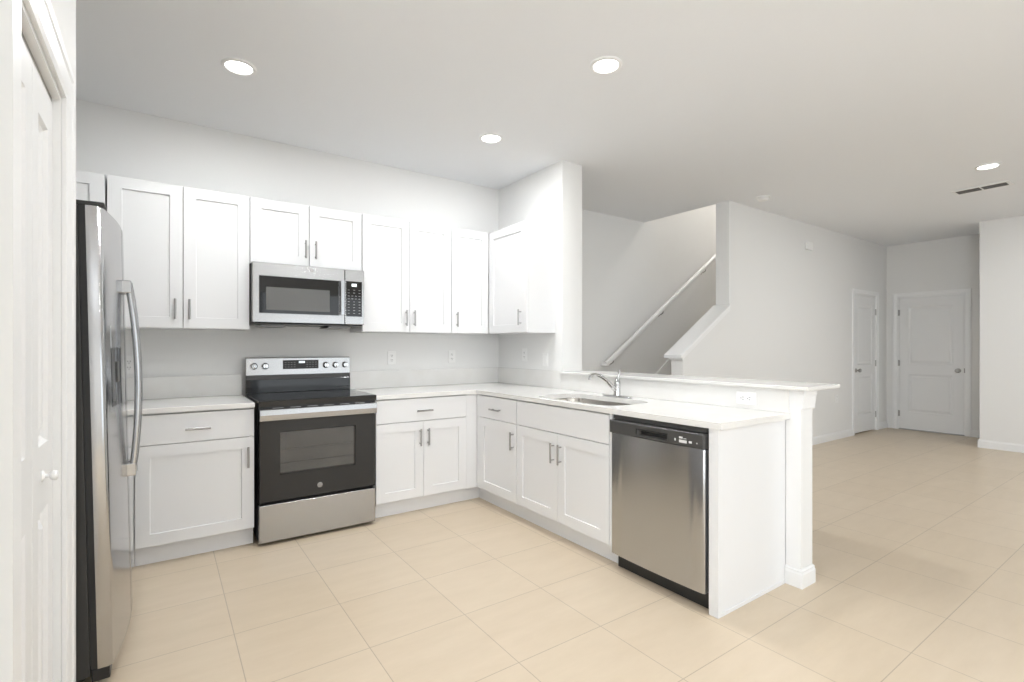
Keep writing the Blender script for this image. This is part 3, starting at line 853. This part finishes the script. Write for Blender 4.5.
downlight('added round downlight, unseen, above the camera in the kitchen', -1.75, -2.9)  # added out of view to fill the cabinet fronts
downlight('added round downlight, unseen, in the living area far right', 4.75, -3.9)  # added out of view to brighten the foyer
downlight('added round downlight, unseen, in the living area behind the kitchen', -.717, -5.2)  # added out of view for more ambient light
# air vent
av = thing('air_vent', 'white ceiling air vent with two dark slots in the hallway', 'vent', (3.81, -2.735, H-.0005))
bm = bmesh.new()
add_box(bm, -.100, .100, -.215, .215, -.008, 0, .002); obj('frame', bm, 'trim', av)
for y0 in (-.182, .008):
    bx_ = box('slot', (-.060, .060, y0, y0+.174, -.0095, -.0082), 'slot', av)
    bm = bmesh.new()
    for k in range(3): add_box(bm, -.036+k*.034, -.032+k*.034, y0+.002, y0+.172, -.0115, -.0097)
    obj('louvre', bm, 'nickel', bx_)
sd = thing('smoke_detector', 'round white smoke detector on the ceiling near the stairs', 'smoke detector', (2.368, -1.358, H-.0005))
bm = bmesh.new(); add_lathe(bm, [(.001,0),(.070,0),(.070,.010),(.060,.012)], (0,0,0), '-z', 32); obj('mount', bm, 'plate', sd, True)
bm = bmesh.new(); add_lathe(bm, [(.054,.0125),(.056,.018),(.048,.034),(.030,.040),(.001,.041)], (0,0,0), '-z', 32); obj('cover', bm, 'plate', sd, True)
bm = bmesh.new(); add_box(bm, 3.855, 3.995, YLW-.032, YLW-.0005, 2.455, 2.555, .006)
tag(obj('door_chime', bm, 'plate'), 'small white box high on the hallway wall', 'chime')

# ------------------------------------------------------------------ stairs and handrail
st = thing('staircase', 'carpeted staircase rising to the right behind the knee wall', 'staircase', (1.45, -.45, 0))
RISE, RUN = .185, .26
bm = bmesh.new()
for k in range(15):
    x0 = .40+k*RUN
    nb = 4.30
    add_box(bm, x0, max(nb, x0+RUN), -.478, .479, RISE*k+.0005, RISE*(k+1), 0.0)
obj('steps', bm, 'step', st)
def skz(x): return .908+.711*(x-2.50)
bm = bmesh.new()
add_prism(bm, [(1.30-1.45,.0005),(1.30-1.45,.10),(1.42-1.45,skz(1.42)+.09),(5.2-1.45,skz(5.2)),(5.2-1.45,skz(5.2)-.32),(1.75-1.45,.0005)], 'y', .4795, .4985, .002)
obj('skirt_board', bm, 'trim', st)
hr = thing('handrail', 'sloping wall-mounted stair handrail', 'handrail', (1.46, SW, 1.045))
bm = bmesh.new()
n = Vector((1,0,.68)).normalized()
L_ = 3.6
e = Vector((0,0,0)); 
def rail_pt(t, dz=0, y=-.075): return (t*n.x, y, t*n.z+dz)
prof = [(-.019,-.020),(.019,-.020),(.024,.0),(.020,.020),(.010,.030),(-.010,.030),(-.020,.020),(-.024,.0)]
up_ = Vector((-n.z,0,n.x))
ra = [bm.verts.new(Vector(rail_pt(0))+Vector((0,a,0))+up_*b) for a, b in prof]
rb = [bm.verts.new(Vector(rail_pt(L_))+Vector((0,a,0))+up_*b) for a, b in prof]
for k in range(8): bm.faces.new((ra[k], ra[(k+1)%8], rb[(k+1)%8], rb[k]))
bm.faces.new(ra); bm.faces.new(rb[::-1])
add_box(bm, -.012, .030, -.075-.019, -.001, -.014, .020, .002)
bmesh.ops.recalc_face_normals(bm, faces=bm.faces[:])
obj('rail', bm, 'trim', hr)
for t in (.14, 1.22, 2.3, 3.3):
    bm = bmesh.new(); q = Vector(rail_pt(t))
    add_tube(bm, [(q.x,-.001,q.z-.075),(q.x,-.035,q.z-.078),(q.x,-.07,q.z-.060),(q.x,-.075,q.z-.028)], .007, 10)
    add_lathe(bm, [(.001,-.0005),(.026,-.0005),(.024,.005),(.001,.008)], (q.x,-.001,q.z-.075), '-y', 16)
    obj('bracket', bm, 'nickel', hr, True)
# light on the upper landing
r = thing('flush_light', 'round ceiling light over the upper stairs', 'ceiling light', (4.2, -.45, 5.199))
bm = bmesh.new(); add_lathe(bm, [(.001,0),(.15,0),(.15,.03),(.12,.06),(.001,.075)], (0,0,0), '-z', 32); obj('shade', bm, 'lamp', r, True)
area_light('bulb', (0,0,-.09), (0,0,0), .25, .25, 60, (1.0,.96,.90), 'DISK', r)
